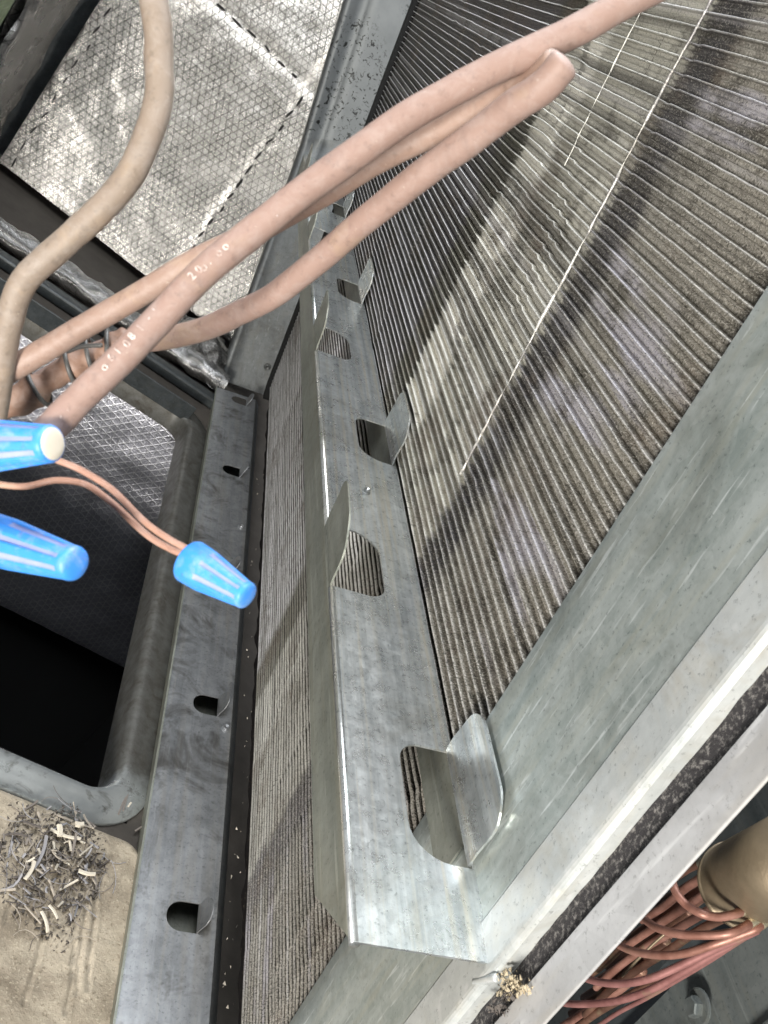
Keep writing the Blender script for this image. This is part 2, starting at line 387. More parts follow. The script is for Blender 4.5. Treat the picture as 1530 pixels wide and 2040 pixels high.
# back wall behind the insulation, and left wall
V, Fc = box((-.45, 1.83, 0), (.60, 1.85, 1.2), FR); mesh('back_wall', V, Fc, 'dark_metal', kind='structure')
V, Fc = box((-.265, 1.00, 0), (-.250, 1.829, 1.2), FR); mesh('side_wall', V, Fc, 'dark_metal', kind='structure')

# ---------------------------------------------------------------- back foil insulation panel
def foilgrid(fr, u0, u1, v0, v1, nu, nv, amp, seed, edge=.01, bulge=.0):
    V = []; uv = []; Fc = []
    for j in range(nv+1):
        for i in range(nu+1):
            u = u0+(u1-u0)*i/nu; v = v0+(v1-v0)*j/nv
            d = amp*(noise.noise(Vector((u*9, v*9, seed)))+.55*noise.noise(Vector((u*30, v*30, seed+3)))+.22*noise.noise(Vector((u*72, v*72, seed+5))))
            e = min(i/nu, 1-i/nu)*abs(u1-u0); e2 = min(j/nv, 1-j/nv)*abs(v1-v0)
            k = min(1, e/.03)*min(1, e2/.03)
            d += edge*(math.sqrt(max(k, 0))-1)
            d += bulge*math.sin(math.pi*i/nu)*math.sin(math.pi*j/nv)
            V.append(fr(u, v, d)); uv.append((u, v))
    for j in range(nv):
        for i in range(nu): Fc.append((j*(nu+1)+i, j*(nu+1)+i+1, (j+1)*(nu+1)+i+1, (j+1)*(nu+1)+i))
    return V, Fc, uv
WY = 1.735; TILT = .09; AZ = -.12
def wallfr(u, h, d): return cab(u, WY+(h-.32)*TILT+(u-.1)*AZ-d, h)
bw = thing('foil_insulation_panel', 'large bright foil faced insulation panel with stitched seams on the far wall', 'insulation', wallfr(.1, .02, 0))
def quilt(u, h):   # depressions along stitched seams
    d = 0
    for s in (abs(u-.168), abs(h-.472)): d -= .0018*math.exp(-(s/.012)**2)
    return d
V, Fc, uv = foilgrid(lambda u, h, d: wallfr(u, h, d+quilt(u, h)), -.182, .47, .018, .78, 150, 170, .0021, 1.3, edge=.0008)
mesh('foil_face', V, Fc, 'foil_wall', bw, smooth=True, uv=uv)
def stitch(parent, fr, a, b, wd):
    a = Vector(a); b = Vector(b); m = (a+b)/2; t = (b-a)/2; n = Vector((-t.y, t.x)).normalized()*wd
    k = [m-t, m-t*.6+n*.9, m+n, m+t*.6+n*.9, m+t, m+t*.6-n*.9, m-n, m-t*.6-n*.9]
    V = [fr(p.x, p.y, .0015) for p in k]+[fr(p.x, p.y, -.004) for p in k]
    mesh('stitch', V, [tuple(range(8))]+[(i, (i+1) % 8, 8+(i+1) % 8, 8+i) for i in range(8)], 'slit', parent)
sf = lambda u, h, d: wallfr(u, h, d+quilt(u, h))
for i in range(13):
    u = .150-.032*i; stitch(bw, sf, (u+random.uniform(-.004, .002), .472+random.uniform(-.003, .003)), (u-random.uniform(.013, .024), .472+random.uniform(-.003, .003)), random.uniform(.0015, .0028))
for i in range(14):
    h = .455-.030*i; stitch(bw, sf, (.168+random.uniform(-.002, .002), h), (.167+random.uniform(-.003, .003), h-random.uniform(.012, .023)), random.uniform(.0014, .0027))
for i in range(15):
    h = .52-.034*i; stitch(bw, sf, (-.160+random.uniform(-.003, .003), h), (-.162+random.uniform(-.003, .003), h-.020), .0014)
# side foil panel, folds towards the camera on the left
def sidefr(y, h, d): return cab(-.196+d, y, h)
sd = thing('foil_side_panel', 'dark crumpled foil faced insulation on the side wall, top left corner', 'insulation', sidefr(1.5, .05, 0))
V, Fc, uv = foilgrid(sidefr, 1.325, 1.70, .03, .62, 60, 80, .006, 6.1, edge=.018)
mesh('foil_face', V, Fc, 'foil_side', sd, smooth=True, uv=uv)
V, Fc = strip([[cab(-.204+.014*math.sin(a)*(1+.5*noise.noise(Vector((h*30, a, 4)))), 1.325-.010+.020*math.cos(a)+.008*noise.noise(Vector((h*22, a*.7, 9))), h) for a in [math.pi*.9*k/10 for k in range(11)]] for h in [.2+.006*j for j in range(70)]], None)
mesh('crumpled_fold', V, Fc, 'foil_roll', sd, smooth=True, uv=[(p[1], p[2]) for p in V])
gp = thing('green_post', 'green painted metal post in the top left corner', 'post', cab(-.235, 1.18, .0))
for (y0, y1, d0, d1) in ((1.08, 1.185, -.012, .006), (1.195, 1.262, -.012, .0)):
    V, Fc = box((-.205+d0, y0, 0), (-.205+d1, y1, .75), FR); bevel(mesh('face_strip', V, Fc, 'green_paint', gp), .002)

# ---------------------------------------------------------------- bits between opening and back wall
def roll(u0, u1, y, h, r, seed, mat, nm, parent=None, **kw):
    rows = []
    for i in range(90):
        u = u0+(u1-u0)*i/89; row = []
        for k in range(17):
            a = 2*math.pi*k/16
            rr = r*(1+.34*noise.noise(Vector((u*24, math.cos(a)*1.4, math.sin(a)*1.4+seed)))+.20*noise.noise(Vector((u*85, math.cos(a)*3, math.sin(a)*3+seed))))
            row.append(cab(u, y+rr*math.cos(a), h+rr*math.sin(a)*.9))
        rows.append(row)
    V, Fc = strip(rows, None)
    return mesh(nm, V, Fc, mat, parent, smooth=True, uv=[(p.x*1.5, p.y*1.5+p.z) for p in V], **kw)
roll(-.40, .325, 1.475, .022, .021, 2.2, 'foil_roll', 'foil_roll', label='crumpled silver foil roll lying along the far side of the duct opening', cat='foil')
for (y0, y1, h, lab) in ((1.395, 1.420, .020, 'dark metal channel beside the foil roll behind the duct opening'),):
    V, Fc = box((-.40, y0, .001), (.33, y1, h), FR)
    bevel(mesh('metal_channel', V, Fc, 'dark_metal', label=lab, cat='channel'), .004, 3)
# crumpled foil end near the end plate foot
rows = []
for i in range(26):
    row = []
    for k in range(22):
        u = .20+.115*i/25; y = 1.46+.20*k/21
        row.append(cab(u, y, .018+.020*noise.noise(Vector((u*38, y*38, 2)))+.03*max(0, 1-((u-.28)/.06)**2)*max(0, 1-((y-1.55)/.09)**2)))
    rows.append(row)
V, Fc = strip(rows, None)
mesh('foil_scrap', V, Fc, 'foil_side', label='torn crumpled foil scrap at the foot of the far end plate', cat='foil', smooth=True, uv=[(p.x*2, p.y*2) for p in V])

# ---------------------------------------------------------------- duct opening: collar and lining
dc = thing('duct_collar', 'grey sheet metal collar with rounded corners around the dark duct opening', 'duct collar', cab(.0, .94, 0))
def ringpath(d, n=8): return rrect(OU0-d, OU1+d, OY0-d, OY1+d, [max(OR+d, .004)]*4, n)
prof = [(.0, -.035), (-.0005, -.002), (.001, .0025), (.004, .0055), (.009, .0065), (.016, .0055), (.022, .004), (.038, .0035), (.0385, .0005)]
hs = lambda b, h: h if h < 0 else h*(1.25 if b < OY0+.05 else .55)
rows = [[cab(a, b, hs(b, h)) for a, b in ringpath(d)]+[cab(*ringpath(d)[0], hs(ringpath(d)[0][1], h))] for d, h in prof]
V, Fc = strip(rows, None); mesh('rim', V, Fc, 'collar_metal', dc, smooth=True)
V, Fc = box((OU0, OY1-.006, -.004), (OU1-.003, OY1-.003, .027), FR); bevel(mesh('upstand', V, Fc, 'dark_metal', dc), .0012)
dl = thing('duct_lining', 'dark foil lined duct shaft below the rounded floor opening', 'duct', cab(0, .95, -.5))
V, Fc, uv = foilgrid(lambda u, h, d: cab(u, OY1+.004-d, h), OU0-.01, OU1+.26, -.525, -.012, 80, 70, .003, 3.7, edge=.004)
mesh('far_lining', V, Fc, 'foil_duct', dl, smooth=True, uv=uv)
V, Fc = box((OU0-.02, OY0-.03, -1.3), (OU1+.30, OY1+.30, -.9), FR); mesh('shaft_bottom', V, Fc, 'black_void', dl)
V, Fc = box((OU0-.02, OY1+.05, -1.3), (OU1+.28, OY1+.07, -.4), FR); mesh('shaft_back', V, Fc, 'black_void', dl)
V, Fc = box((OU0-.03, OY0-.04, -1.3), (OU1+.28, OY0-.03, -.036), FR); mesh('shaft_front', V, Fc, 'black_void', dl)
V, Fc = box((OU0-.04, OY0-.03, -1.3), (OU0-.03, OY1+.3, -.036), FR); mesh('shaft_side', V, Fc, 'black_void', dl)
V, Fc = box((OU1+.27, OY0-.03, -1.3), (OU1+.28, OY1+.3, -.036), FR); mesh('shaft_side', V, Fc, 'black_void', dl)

# ---------------------------------------------------------------- tan insulation pad with debris
PY1 = .522; PU1 = .322
grooves = []
for (x0, y0, x1, y1, wd) in ((135, 1990, 165, 1790, 1), (160, 1985, 182, 1780, 1), (75, 1880, 92, 1820, .8), (35, 2010, 95, 1825, .8), (118, 2030, 140, 1890, .9), (200, 1700, 190, 1800, .5), (0, 1850, 25, 1760, .7)):
    grooves.append((onh(x0, y0), onh(x1, y1), wd))
grooves = [((a.dot(E1), a.y), (b.dot(E1), b.y), wd) for a, b, wd in grooves]
def gdist(p, a, b):
    ax, ay = a; bx, by = b; dx, dy = bx-ax, by-ay
    t = max(0, min(1, ((p[0]-ax)*dx+(p[1]-ay)*dy)/(dx*dx+dy*dy)))
    return math.hypot(p[0]-ax-t*dx, p[1]-ay-t*dy)
rows = []; NU, NV = 170, 150
for j in range(NV+1):
    y = .20+(PY1-.20)*j/NV; row = []
    for i in range(NU+1):
        u = -.02+(PU1+.02)*i/NU
        edge = min(PU1-u, PY1-y)
        ca, cb = PU1-.02, PY1-.02
        if u > ca and y > cb: edge = .02-math.hypot(u-ca, y-cb)
        h = .0075*min(1, max(0, edge)/.006)**.5+.001
        h += .0016*noise.noise(Vector((u*18, y*18, 1)))+.0007*noise.noise(Vector((u*70, y*70, 5)))
        wb = .0025*noise.noise(Vector((u*25, y*25, 8)))
        for a, b, wd in grooves:
            d = gdist((u+wb, y), a, b)
            if d < .006: h += wd*(-.0030*math.exp(-(d/.0011)**2)+.0009*math.exp(-((d-.0028)/.001)**2))
        if edge < 0: h = -.002
        row.append(cab(u, y, h))
    rows.append(row)
V, Fc = strip(rows, None)
mesh('insulation_pad', V, Fc, 'pad_tan', smooth=True, label='cracked tan insulation pad on the floor in the lower left corner', cat='insulation')
db = thing('straw_debris', 'heap of pale straw bits and dark dirt on the tan pad', 'debris', onh(105, 1720, .008))
cx = onh(105, 1715, .008); cu, cy = cx.dot(E1), cx.y
# dirt crumbs
for mat_, cnt, szm in (('straw3', 420, .0015), ('floor_grime', 480, .0022), ('straw2', 160, .0011)):
    V = []; Fc = []
    for k in range(cnt):
        a = random.uniform(0, 6.28); rr = .044*random.random()**.6*(1+.5*noise.noise(Vector((math.cos(a)*1.5, math.sin(a)*1.5, 3)))); q = szm*random.uniform(.35, 1.3)
        p = Vector((cu+rr*math.cos(a)*1.1, cy+rr*math.sin(a)*1.25, .0085+.0035*max(0, 1-rr/.045)*random.random())); n = len(V)
        V += [cab(p.x+random.uniform(-1, 1)*q, p.y+random.uniform(-1, 1)*q, p.z+random.uniform(-.2, .9)*q) for _ in range(5)]
        Fc += [(n, n+1, n+2), (n, n+2, n+3), (n, n+3, n+1), (n+1, n+3, n+4), (n+2, n+4, n+3), (n+1, n+4, n+2)]
    mesh('dirt_crumbs', V, Fc, mat_, db, kind='stuff')
def straw(parent, u, y, h, ang, ln, wd, mat, bend=.0, tilt=0.):
    pts = []
    for k in range(5):
        t = k/4-.5; a = ang+bend*t
        pts.append(Vector((u+math.cos(ang)*ln*t-math.sin(ang)*bend*ln*t*t, y+math.sin(ang)*ln*t+math.cos(ang)*bend*ln*t*t, h+tilt*ln*t+.0005)))
    V = []; Fc = []
    nx, ny = -math.sin(ang)*wd, math.cos(ang)*wd
    for p in pts:
        for sx, dz in ((1, 0), (.7, wd*.9), (-.7, wd*.9), (-1, 0)): V.append(cab(p.x+nx*sx, p.y+ny*sx, p.z+dz))
    for k in range(4):
        for q in range(4): Fc.append((k*4+q, k*4+(q+1) % 4, k*4+4+(q+1) % 4, k*4+4+q))
    Fc += [(3, 2, 1, 0), (16, 17, 18, 19)]
    mesh('straw_bit', V, Fc, mat, parent)
for i in range(170):
    a = random.uniform(0, 6.28); rr = .042*random.random()**.62
    straw(db, cu+rr*math.cos(a)*1.1, cy+rr*math.sin(a)*1.25, .0108+random.random()*.004-.003*(rr > .03), random.uniform(0, 3.14), random.choice([random.uniform(.003, .008), random.uniform(.006, .020)]), random.uniform(.0003, .0011), 'straw%d' % random.choice([0, 1, 1, 2, 2, 2, 3, 3, 3, 4, 4]), random.choice([0, 0, random.uniform(-.9, .9)]), random.uniform(-.5, .5))
for i in range(70):
    a = random.uniform(0, 6.28); rr = .052*random.random()**.7
    straw(db, cu+rr*math.cos(a)*1.15, cy+rr*math.sin(a)*1.3, .0085+random.random()*.004, random.uniform(0, 3.14), random.uniform(.010, .030), random.uniform(.00018, .0004), 'straw%d' % random.choice([1, 2, 2, 3, 4]), random.uniform(-1.2, 1.2), random.uniform(-.1, .1))
for (x, y, l, wd, m, an) in ((173, 1740, .014, .0016, 0, .1), (120, 1655, .010, .0022, 0, 1.9), (158, 1643, .007, .0024, 0, .3), (130, 1665, .026, .0013, 0, .0), (85, 1700, .030, .0014, 4, 1.5), (62, 1640+95, .016, .0017, 0, 1.4), (92, 1835, .016, .0012, 0, 2.2), (108, 1815, .012, .001, 0, 2.5)):
    p = onh(x, y, .016); straw(db, p.dot(E1), p.y, .015, an, l, wd, 'straw%d' % m, .3, .1)
for (x, y, l, an, m) in ((252, 1590, .030, 1.5, 2), (243, 1605, .022, 1.4, 2), (258, 1603, .006, 1.2, 0), (285, 1645, .022, .9, 2), (250, 1560, .012, 1.3, 3)):
    p = onh(x, y, .005); straw(db, p.dot(E1), p.y, .0045, an, l, .0009, 'straw%d' % m)

# ---------------------------------------------------------------- the coil
FX = .2; ZB = -.676; CY0, CY1 = .222, 1.50; PITCH = .0072
coil = thing('evaporator_coil', 'dusty aluminium fin coil slab filling the right side', 'coil', (.2, .3, -.68))
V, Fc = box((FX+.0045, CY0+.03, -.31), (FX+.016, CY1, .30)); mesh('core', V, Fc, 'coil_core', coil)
V, Fc = box((FX+.0150, CY0+.03, ZB), (FX+.0225, CY1, -.3105)); mesh('core', V, Fc, 'fin_face_shaded', coil)
ys = []
y = CY0
while y < CY1:
    ys.append(y); y += .0065 if y < .45 else (.0045 if y < .75 else (.011 if y < 1. else .022))
ys.append(CY1)
kinks = [(.4905, -1., 1., .0), (.5775, -1., .05, .0)]
for ky_ in (.33, .45, .531, .612, .65, .78, .90, 1.05, 1.2): kinks.append((ky_, -.67+.1*random.random(), -.33, random.choice([-1, 1])*random.uniform(.0012, .0024)))
for k in range(26):   # short raked kinks, each over a limited height
    zc = random.choice([random.uniform(-.66, -.36), random.uniform(-.3, .1)]); kinks.append((random.uniform(.25, 1.1), zc-.05*random.random()-.01, zc+.06*random.random()+.01, random.choice([-1, 1])*random.uniform(.0008, .0022)))
nf = int((.30-ZB)/PITCH); BZ_ = -.309
profR = [(.0050, .0007), (.0018, .00030), (.0005, .00048), (.0, .0), (.0005, -.00048), (.0018, -.00030), (.0050, -.0007)]
profL = [(.0160, .0003), (.0034, .0006), (.0012, .0017), (.0, .0), (.0012, -.0017), (.0034, -.0006), (.0160, -.0003)]
for i in range(nf):
    z = ZB+.004+PITCH*i; prof = profL if z < BZ_ else profR
    V = []; Fc = []; mi = []
    ph = random.random()*50; bam = max(0, random.uniform(-.3, 1.)+.6*noise.noise(Vector((z*30, 2, 2))))
    for y in ys:
        dz =   .00030*noise.noise(Vector((y*9, ph, 0)))+.00015*noise.noise(Vector((y*60, ph, 2)))
        dx = .0004*noise.noise(Vector((y*30, ph, 7)))
        lump = noise.noise(Vector((y*16, z*16, 3.3)))
        if lump > .25: dz += (lump-.25)*.0035*noise.noise(Vector((y*90, ph, 5)))
        if z > -.31:
            b = math.exp(-((y-.662-.030*noise.noise(Vector((z*40, 0, 4))))/.028)**4)
            dz += b*bam*(.0015+.0006*noise.noise(Vector((y*40, ph, 1))))
            dx += b*.0004*noise.noise(Vector((y*70, ph, 4)))
        for ky, z0, z1, am in kinks:
            if z0 < z < z1:
                if am == 0:
                    if z > -.235 and ky < .55: dx -= .0008*math.exp(-((y-ky)/.0028)**2)
                    elif ky > .55 and z > -.10: dx -= .0005*math.exp(-((y-ky)/.0024)**2)
                else:
                    t = (y-ky)/.012
                    if 0 <= t < 4: dz += am*math.exp(-t)
        if y < .36: dx += .0012*noise.noise(Vector((y*200, z*200, 1)))*min(1, (.36-y)/.08)
        for px_, pz_ in prof:
            fr_ = max(0, 1-px_/.012)
            V.append((FX+px_+dx*fr_, y, z+pz_+dz*fr_))
    n = len(prof)
    if prof is profR:   # shallower blade showing between two fin edges
        o_ = len(V); rz = PITCH*random.uniform(.44, .56)
        for y in ys:
            q = .0007*noise.noise(Vector((y*22, ph, 11)))+.0004*noise.noise(Vector((y*130, ph, 13)))
            V += [(FX+.0048, y, z+rz-.0009), (FX+.0021+abs(q), y, z+rz+q), (FX+.0048, y, z+rz+.0009)]
        for j in range(len(ys)-1):
            for k in range(2): Fc.append((o_+j*3+k, o_+j*3+k+1, o_+(j+1)*3+k+1, o_+(j+1)*3+k)); mi.append(0)
    for j in range(len(ys)-1):
        for k in range(n-1):
            Fc.append((j*n+k, (j+1)*n+k, (j+1)*n+k+1, j*n+k+1)); mi.append(1 if 2 <= k <= 3 else 0)
    mesh('fin', V, Fc, ['fin_face_shaded' if z < BZ_ else 'fin_face', 'fin_edge'], coil, smooth=True, midx=mi)
for ky, z0, z1, rr in ((.4905, -.235, .16, .00075), (.5775, -.05, .16, .00034)):
    pth = [Vector((FX-.0004-.0006*abs(noise.noise(Vector((z*70, ky, 2)))), ky+.0024*noise.noise(Vector((z*24, ky, 5)))+.0012*noise.noise(Vector((z*140, ky, 7))), z)) for z in [z0+(z1-z0)*k/90 for k in range(91)]]
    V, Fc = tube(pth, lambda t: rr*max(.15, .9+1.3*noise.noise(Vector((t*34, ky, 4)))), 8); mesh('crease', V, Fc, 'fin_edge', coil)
# black strip filling the gap below the coil
rows = [[Vector((FX+.004+.004*noise.noise(Vector((y*40, k, 1))), y, -.679-.0045*k)) for k in range(5)] for y in [.18+.01*j for j in range(128)]]
V, Fc = strip(rows, None)
mesh('infill_strip', V, Fc, 'gap_black', label='black infill strip in the gap between coil and side rail', cat='infill', smooth=True)

# ---------------------------------------------------------------- channel bracket down the middle of the coil
BZ = -.306; BX0, BX1 = .135, .1975; BY0, BY1 = .203, 1.69; TH = .0012
br = thing('support_channel', 'long galvanized channel bracket with punched tab holes down the coil face', 'bracket', (.165, BY0, BZ))
NA = [.2475+.366*k for k in range(4)]; NB = [.4325+.366*k for k in range(4)]
holes = []
for y0 in NA: holes.append(rrect(.1665, BX1-.0006, y0, y0+.069, (.020, .0, .0, .012)))
for y0 in NB: holes.append(rrect(BX0+.0010, .1715, y0, y0+.069, (.0, .012, .022, .0)))
webo = [(BX0, BY0), (BX1, BY0), (BX1, BY1), (BX0, BY1)]
V, Fc = plate(webo, holes, TH, lambda a, b, c: Vector((a, b, BZ+c)))
mesh('web', V, Fc, 'galv_bracket', br)
# outer flange (away from the coil) with clipped end, base flange on the coil
LW = .0385
V, Fc = plate([(BZ-.0006, BY0+.001), (BZ-.0006, BY1), (BZ-LW, BY1), (BZ-LW, BY0+.046)], [], TH, lambda a, b, c: Vector((BX0+c, b, a)))
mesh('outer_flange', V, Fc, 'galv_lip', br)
V, Fc = plate([(BZ-.0006, BY0+.06), (BZ-.0006, BY1-.03), (BZ-.032, BY1-.03), (BZ-.032, BY0+.06)], [], TH, lambda a, b, c: Vector((BX1-.0012+c, b, a)))
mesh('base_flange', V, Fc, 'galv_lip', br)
# rounded fold beads
for nm, x in (('fold', BX0),):
    segs = [(BY0, NB[0])]+[(NB[k]+.069, NB[k+1]) for k in range(3)]+[(NB[3]+.069, BY1)]
    for a, b in segs:
        V, Fc = tube([Vector((x+.0014, a+.0003, BZ-.0016)), Vector((x+.0014, b-.0003, BZ-.0016))], .0024, 18, caps='flat')
        mesh('fold', V, Fc, 'galv_bracket', br, smooth=True)
def tab(y0, side, curl):
    """tab punched from the web and left standing in the flange plane"""
    H = .0405 if side > 0 else .0405; n = 26
    out = rrect(0, H, 0, .069, (0, .014, .020, 0)) if side > 0 else rrect(0, H, 0, .069, (0, .026, .014, 0))
    V = []; Fc = []
    bm = bmesh.new(); bv = [bm.verts.new((a, b, 0)) for a, b in out]; bm.faces.new(bv)
    bmesh.ops.triangulate(bm, faces=bm.faces[:])
    for _ in range(3): bmesh.ops.subdivide_edges(bm, edges=bm.edges[:], cuts=1, use_grid_fill=True)
    res = bmesh.ops.extrude_face_region(bm, geom=bm.faces[:]); top = {v for v in res['geom'] if isinstance(v, bmesh.types.BMVert)}
    bm.verts.index_update()
    for v in bm.verts:
        a, b = v.co.x, v.co.y; t = a/H
        lift = curl*(t*t)*(.5+.9*(1-b/.069))+.0006*math.sin(a*200)
        off = TH if v in top else 0
        if side > 0: V.append(Vector((BX1-.0020-lift-off, y0+b, BZ+a)))
        else: V.append(Vector((BX0-off+.0006-lift*.4, y0+b, BZ+a)))
    Fc = [tuple(v.index for v in f.verts) for f in bm.faces]; bm.free()
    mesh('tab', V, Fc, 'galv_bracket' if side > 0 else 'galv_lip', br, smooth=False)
for k, y0 in enumerate(NA): tab(y0+.001, 1, .0004)
for k, y0 in enumerate(NB): tab(y0+.001, -1, .004)
screw(br, (.1676, .558, BZ+.0006), (0, 0, 1), .0025, mat='bare_steel')

# ---------------------------------------------------------------- near end frame of the coil
ef = thing('coil_end_frame', 'pale galvanized end frame crossing the lower right below the coil', 'frame', (.197, .26, -.30))
Z0, Z1 = -.66, .34
def rowsY(pr, z0=Z0, z1=Z1, n=60):
    return [[Vector((x, y, z0+(z1-z0)*k/n)) for k in range(n+1)] for y, x in pr]
V, Fc = strip(rowsY([(.3085, .2005), (.308, .1985), (.3065, .1975), (.285, .1972), (.2440, .1972), (.2300, .1972), (.2228, .1968)]), None)
mesh('face_plate', V, Fc, 'galv_plate', ef, smooth=True)
V, Fc = strip(rowsY([(.2227, .1968), (.2215, .1960), (.2150, .1954), (.2080, .1949), (.2016, .1944), (.2002, .1945), (.1990, .1950), (.1981, .1958), (.1975, .1970), (.1973, .206)]), None)
mesh('rolled_edge', V, Fc, 'galv_bright', ef)
rows = [[Vector((.2025+.0008*noise.noise(Vector((y*300, z*90, 1))), y, z)) for z in [Z0+.004*k for k in range(250)]] for y in (.1972, .1950, .1925, .190, .1875, .1852)]
V, Fc = strip(rows, None)
mesh('foam_gasket', V, Fc, 'foam', smooth=True, label='dark grainy foam gasket strip beside the bright rolled edge', cat='gasket')
V, Fc = box((.1995, .1675, Z0), (.2010, .1850, Z1)); dv = mesh('divider_panel', V, Fc, 'panel_grey', label='flat pale grey divider panel edge above the copper tubes', cat='panel'); bevel(dv, .0006)
# punched dimple under the bracket end, and caked grit
dp = onx(968, 1955, .196)
V, Fc = tube([dp+Vector((0, .004, -.008)), dp+Vector((0, -.003, .008))], lambda t: .0042*math.sin(math.pi*(.15+.7*t)), 14)
mesh('pressed_dimple', V, Fc, 'galv_bright', ef, smooth=True)
for mat_, spots in (('sand', ((1022, 1957, 70), (1038, 1968, 60), (1002, 1944, 30), (1010, 1975, 40))), ('straw3', ((1012, 1985, 40), (992, 2008, 50)))):
    V = []; Fc = []
    for (x, y, cnt) in spots:
        for k in range(cnt):
            p = onx(x+random.gauss(0, 9), y+random.gauss(0, 7), .1975); p.x += random.uniform(-.0018, .003); q = random.uniform(.0004, .0016); n = len(V)
            V += [p+Vector((random.uniform(-.7, .7)*q, random.uniform(-1, 1)*q, random.uniform(-1, 1)*q)) for _ in range(5)]
            Fc += [(n, n+1, n+2), (n, n+2, n+3), (n, n+3, n+1), (n+1, n+3, n+4), (n+2, n+4, n+3), (n+1, n+4, n+2)]
    mesh('caked_grit', V, Fc, mat_, ef, kind='stuff')

# ---------------------------------------------------------------- lower side rail
RZ = -.680; RX0, RX1 = .1075, .177; RY0, RY1 = .18, 1.445
rl = thing('side_rail', 'dull grey rail with punched half round tabs between duct opening and coil', 'rail', (.14, RY0, RZ))
RH = [.4366, .6788, .925, 1.168, 1.409]
holes = [rrect(.1345, .1612, y0, y0+.027, (.0125, 0, 0, .0125)) for y0 in RH]
V, Fc = plate([(RX0, RY0), (RX1, RY0), (RX1, RY1), (RX0, RY1)], holes, .0012, lambda a, b, c: Vector((a, b, RZ+c)))
mesh('top_face', V, Fc, 'galv_rail', rl)
V, Fc = box((RX0-.0022, RY0, RZ-.05), (RX0-.0003, RY1, RZ+.0022)); mesh('inner_edge', V, Fc, 'galv_lip', rl)
V, Fc = strip([[Vector((x, RY0+(RY1-RY0)*k/40, z)) for k in range(41)] for x, z in ((RX1+.0002, RZ+.0005), (RX1+.0030, RZ-.0010), (RX1+.0085, RZ-.0100), (RX1+.0105, RZ-.022))], None)
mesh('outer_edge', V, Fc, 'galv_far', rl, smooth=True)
V, Fc = box((RX0+.002, RY0, RZ-.030), (RX1-.001, RY1, RZ-.028)); mesh('bottom_face', V, Fc, 'galv_lip', rl)
for y0 in RH:
    prof_ = rrect(0, .0262, .0008, .0262, (0, .012, .012, 0))
    V, Fc = plate([(a, b) for a, b in prof_], [], .001, lambda a, b, c: Vector((.1612+a*.18+c+.0028*(a/.026)**2, y0+b, RZ+a*.72)))
    mesh('tab', V, Fc, 'galv_rail', rl)
for y_, x_ in ((.665, .1712), (1.0382, .1702), (1.2017, .1718), (.33, .170)): screw(rl, (x_, y_, RZ+.0006), (0, 0, 1), .0038)
V = []; Fc = []
for k in range(45):   # grit caught along the gap
    p = Vector((RX1+.010+random.random()*.012, random.choice([random.uniform(.25, .7), random.uniform(.25, 1.2)]), RZ+.001-random.random()*.004)); q = random.uniform(.0004, .0016); n = len(V)
    V += [p+Vector((random.uniform(-1, 1)*q, random.uniform(-2, 2)*q, random.uniform(-1, 1)*q)) for _ in range(4)]
    Fc += [(n, n+1, n+2), (n, n+2, n+3), (n, n+3, n+1), (n+1, n+3, n+2)]
mesh('gap_grit', V, Fc, 'straw0', kind='stuff', label='pale grit caught in the gap beside the rail', cat='grit')
# ---------------------------------------------------------------- far end plate
ep = thing('end_plate', 'grey metal end plate with black flaking patches at the far end of the coil', 'plate', ony(480, 770, 1.52))
def ply(t):  # t 0 bottom .. 1 top: left px, right px, depth
    L = [((439, 756), (540, 792), 1.52), ((603, 290), (716, 300), 1.70), ((690, 0), (830, 0), 1.715), ((760, -230), (925, -250), 1.72)]
    i = 0 if t < .5 else (1 if t < .8 else 2); a, b = ((0, .5), (.5, .8), (.8, 1))[i]; s = (t-a)/(b-a)
    la = ony(*L[i][0], L[i][2]); lb = ony(*L[i+1][0], L[i+1][2]); ra = ony(*L[i][1], L[i][2]); rb = ony(*L[i+1][1], L[i+1][2])
    return la.lerp(lb, s), ra.lerp(rb, s)
rows = []
for j in range(61):
    l, r_ = ply(j/60); row = [l+Vector((-.003, .030, 0)), l+Vector((-.003, .010, 0))]
    for k in range(13):
        s = k/12; p = l.lerp(r_, s); bend = -.006*math.exp(-((s-.0)/.10)**2)+.007*math.exp(-((s-.26)/.07)**2)*min(1, max(0, (j/60-.42)*8))
        row.append(p+Vector((0, bend, 0)))
    row.append(r_+Vector((.002, .012, 0)))
    rows.append(row)
V, Fc = strip(rows, None)
nq = len(rows[0])-1
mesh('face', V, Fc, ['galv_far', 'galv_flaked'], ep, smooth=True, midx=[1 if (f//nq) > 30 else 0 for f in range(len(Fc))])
pe = ply(.055)[0].lerp(ply(.055)[1], .74); screw(ep, pe-Vector((0, .001, 0)), (0, -1, 0), .005, mat='galv_far')
V, Fc = box((FX-.004, CY1+.004, -.70), (FX+.012, CY1+.030, .30)); mesh('shadow_gap', V, Fc, 'black_void', ep)

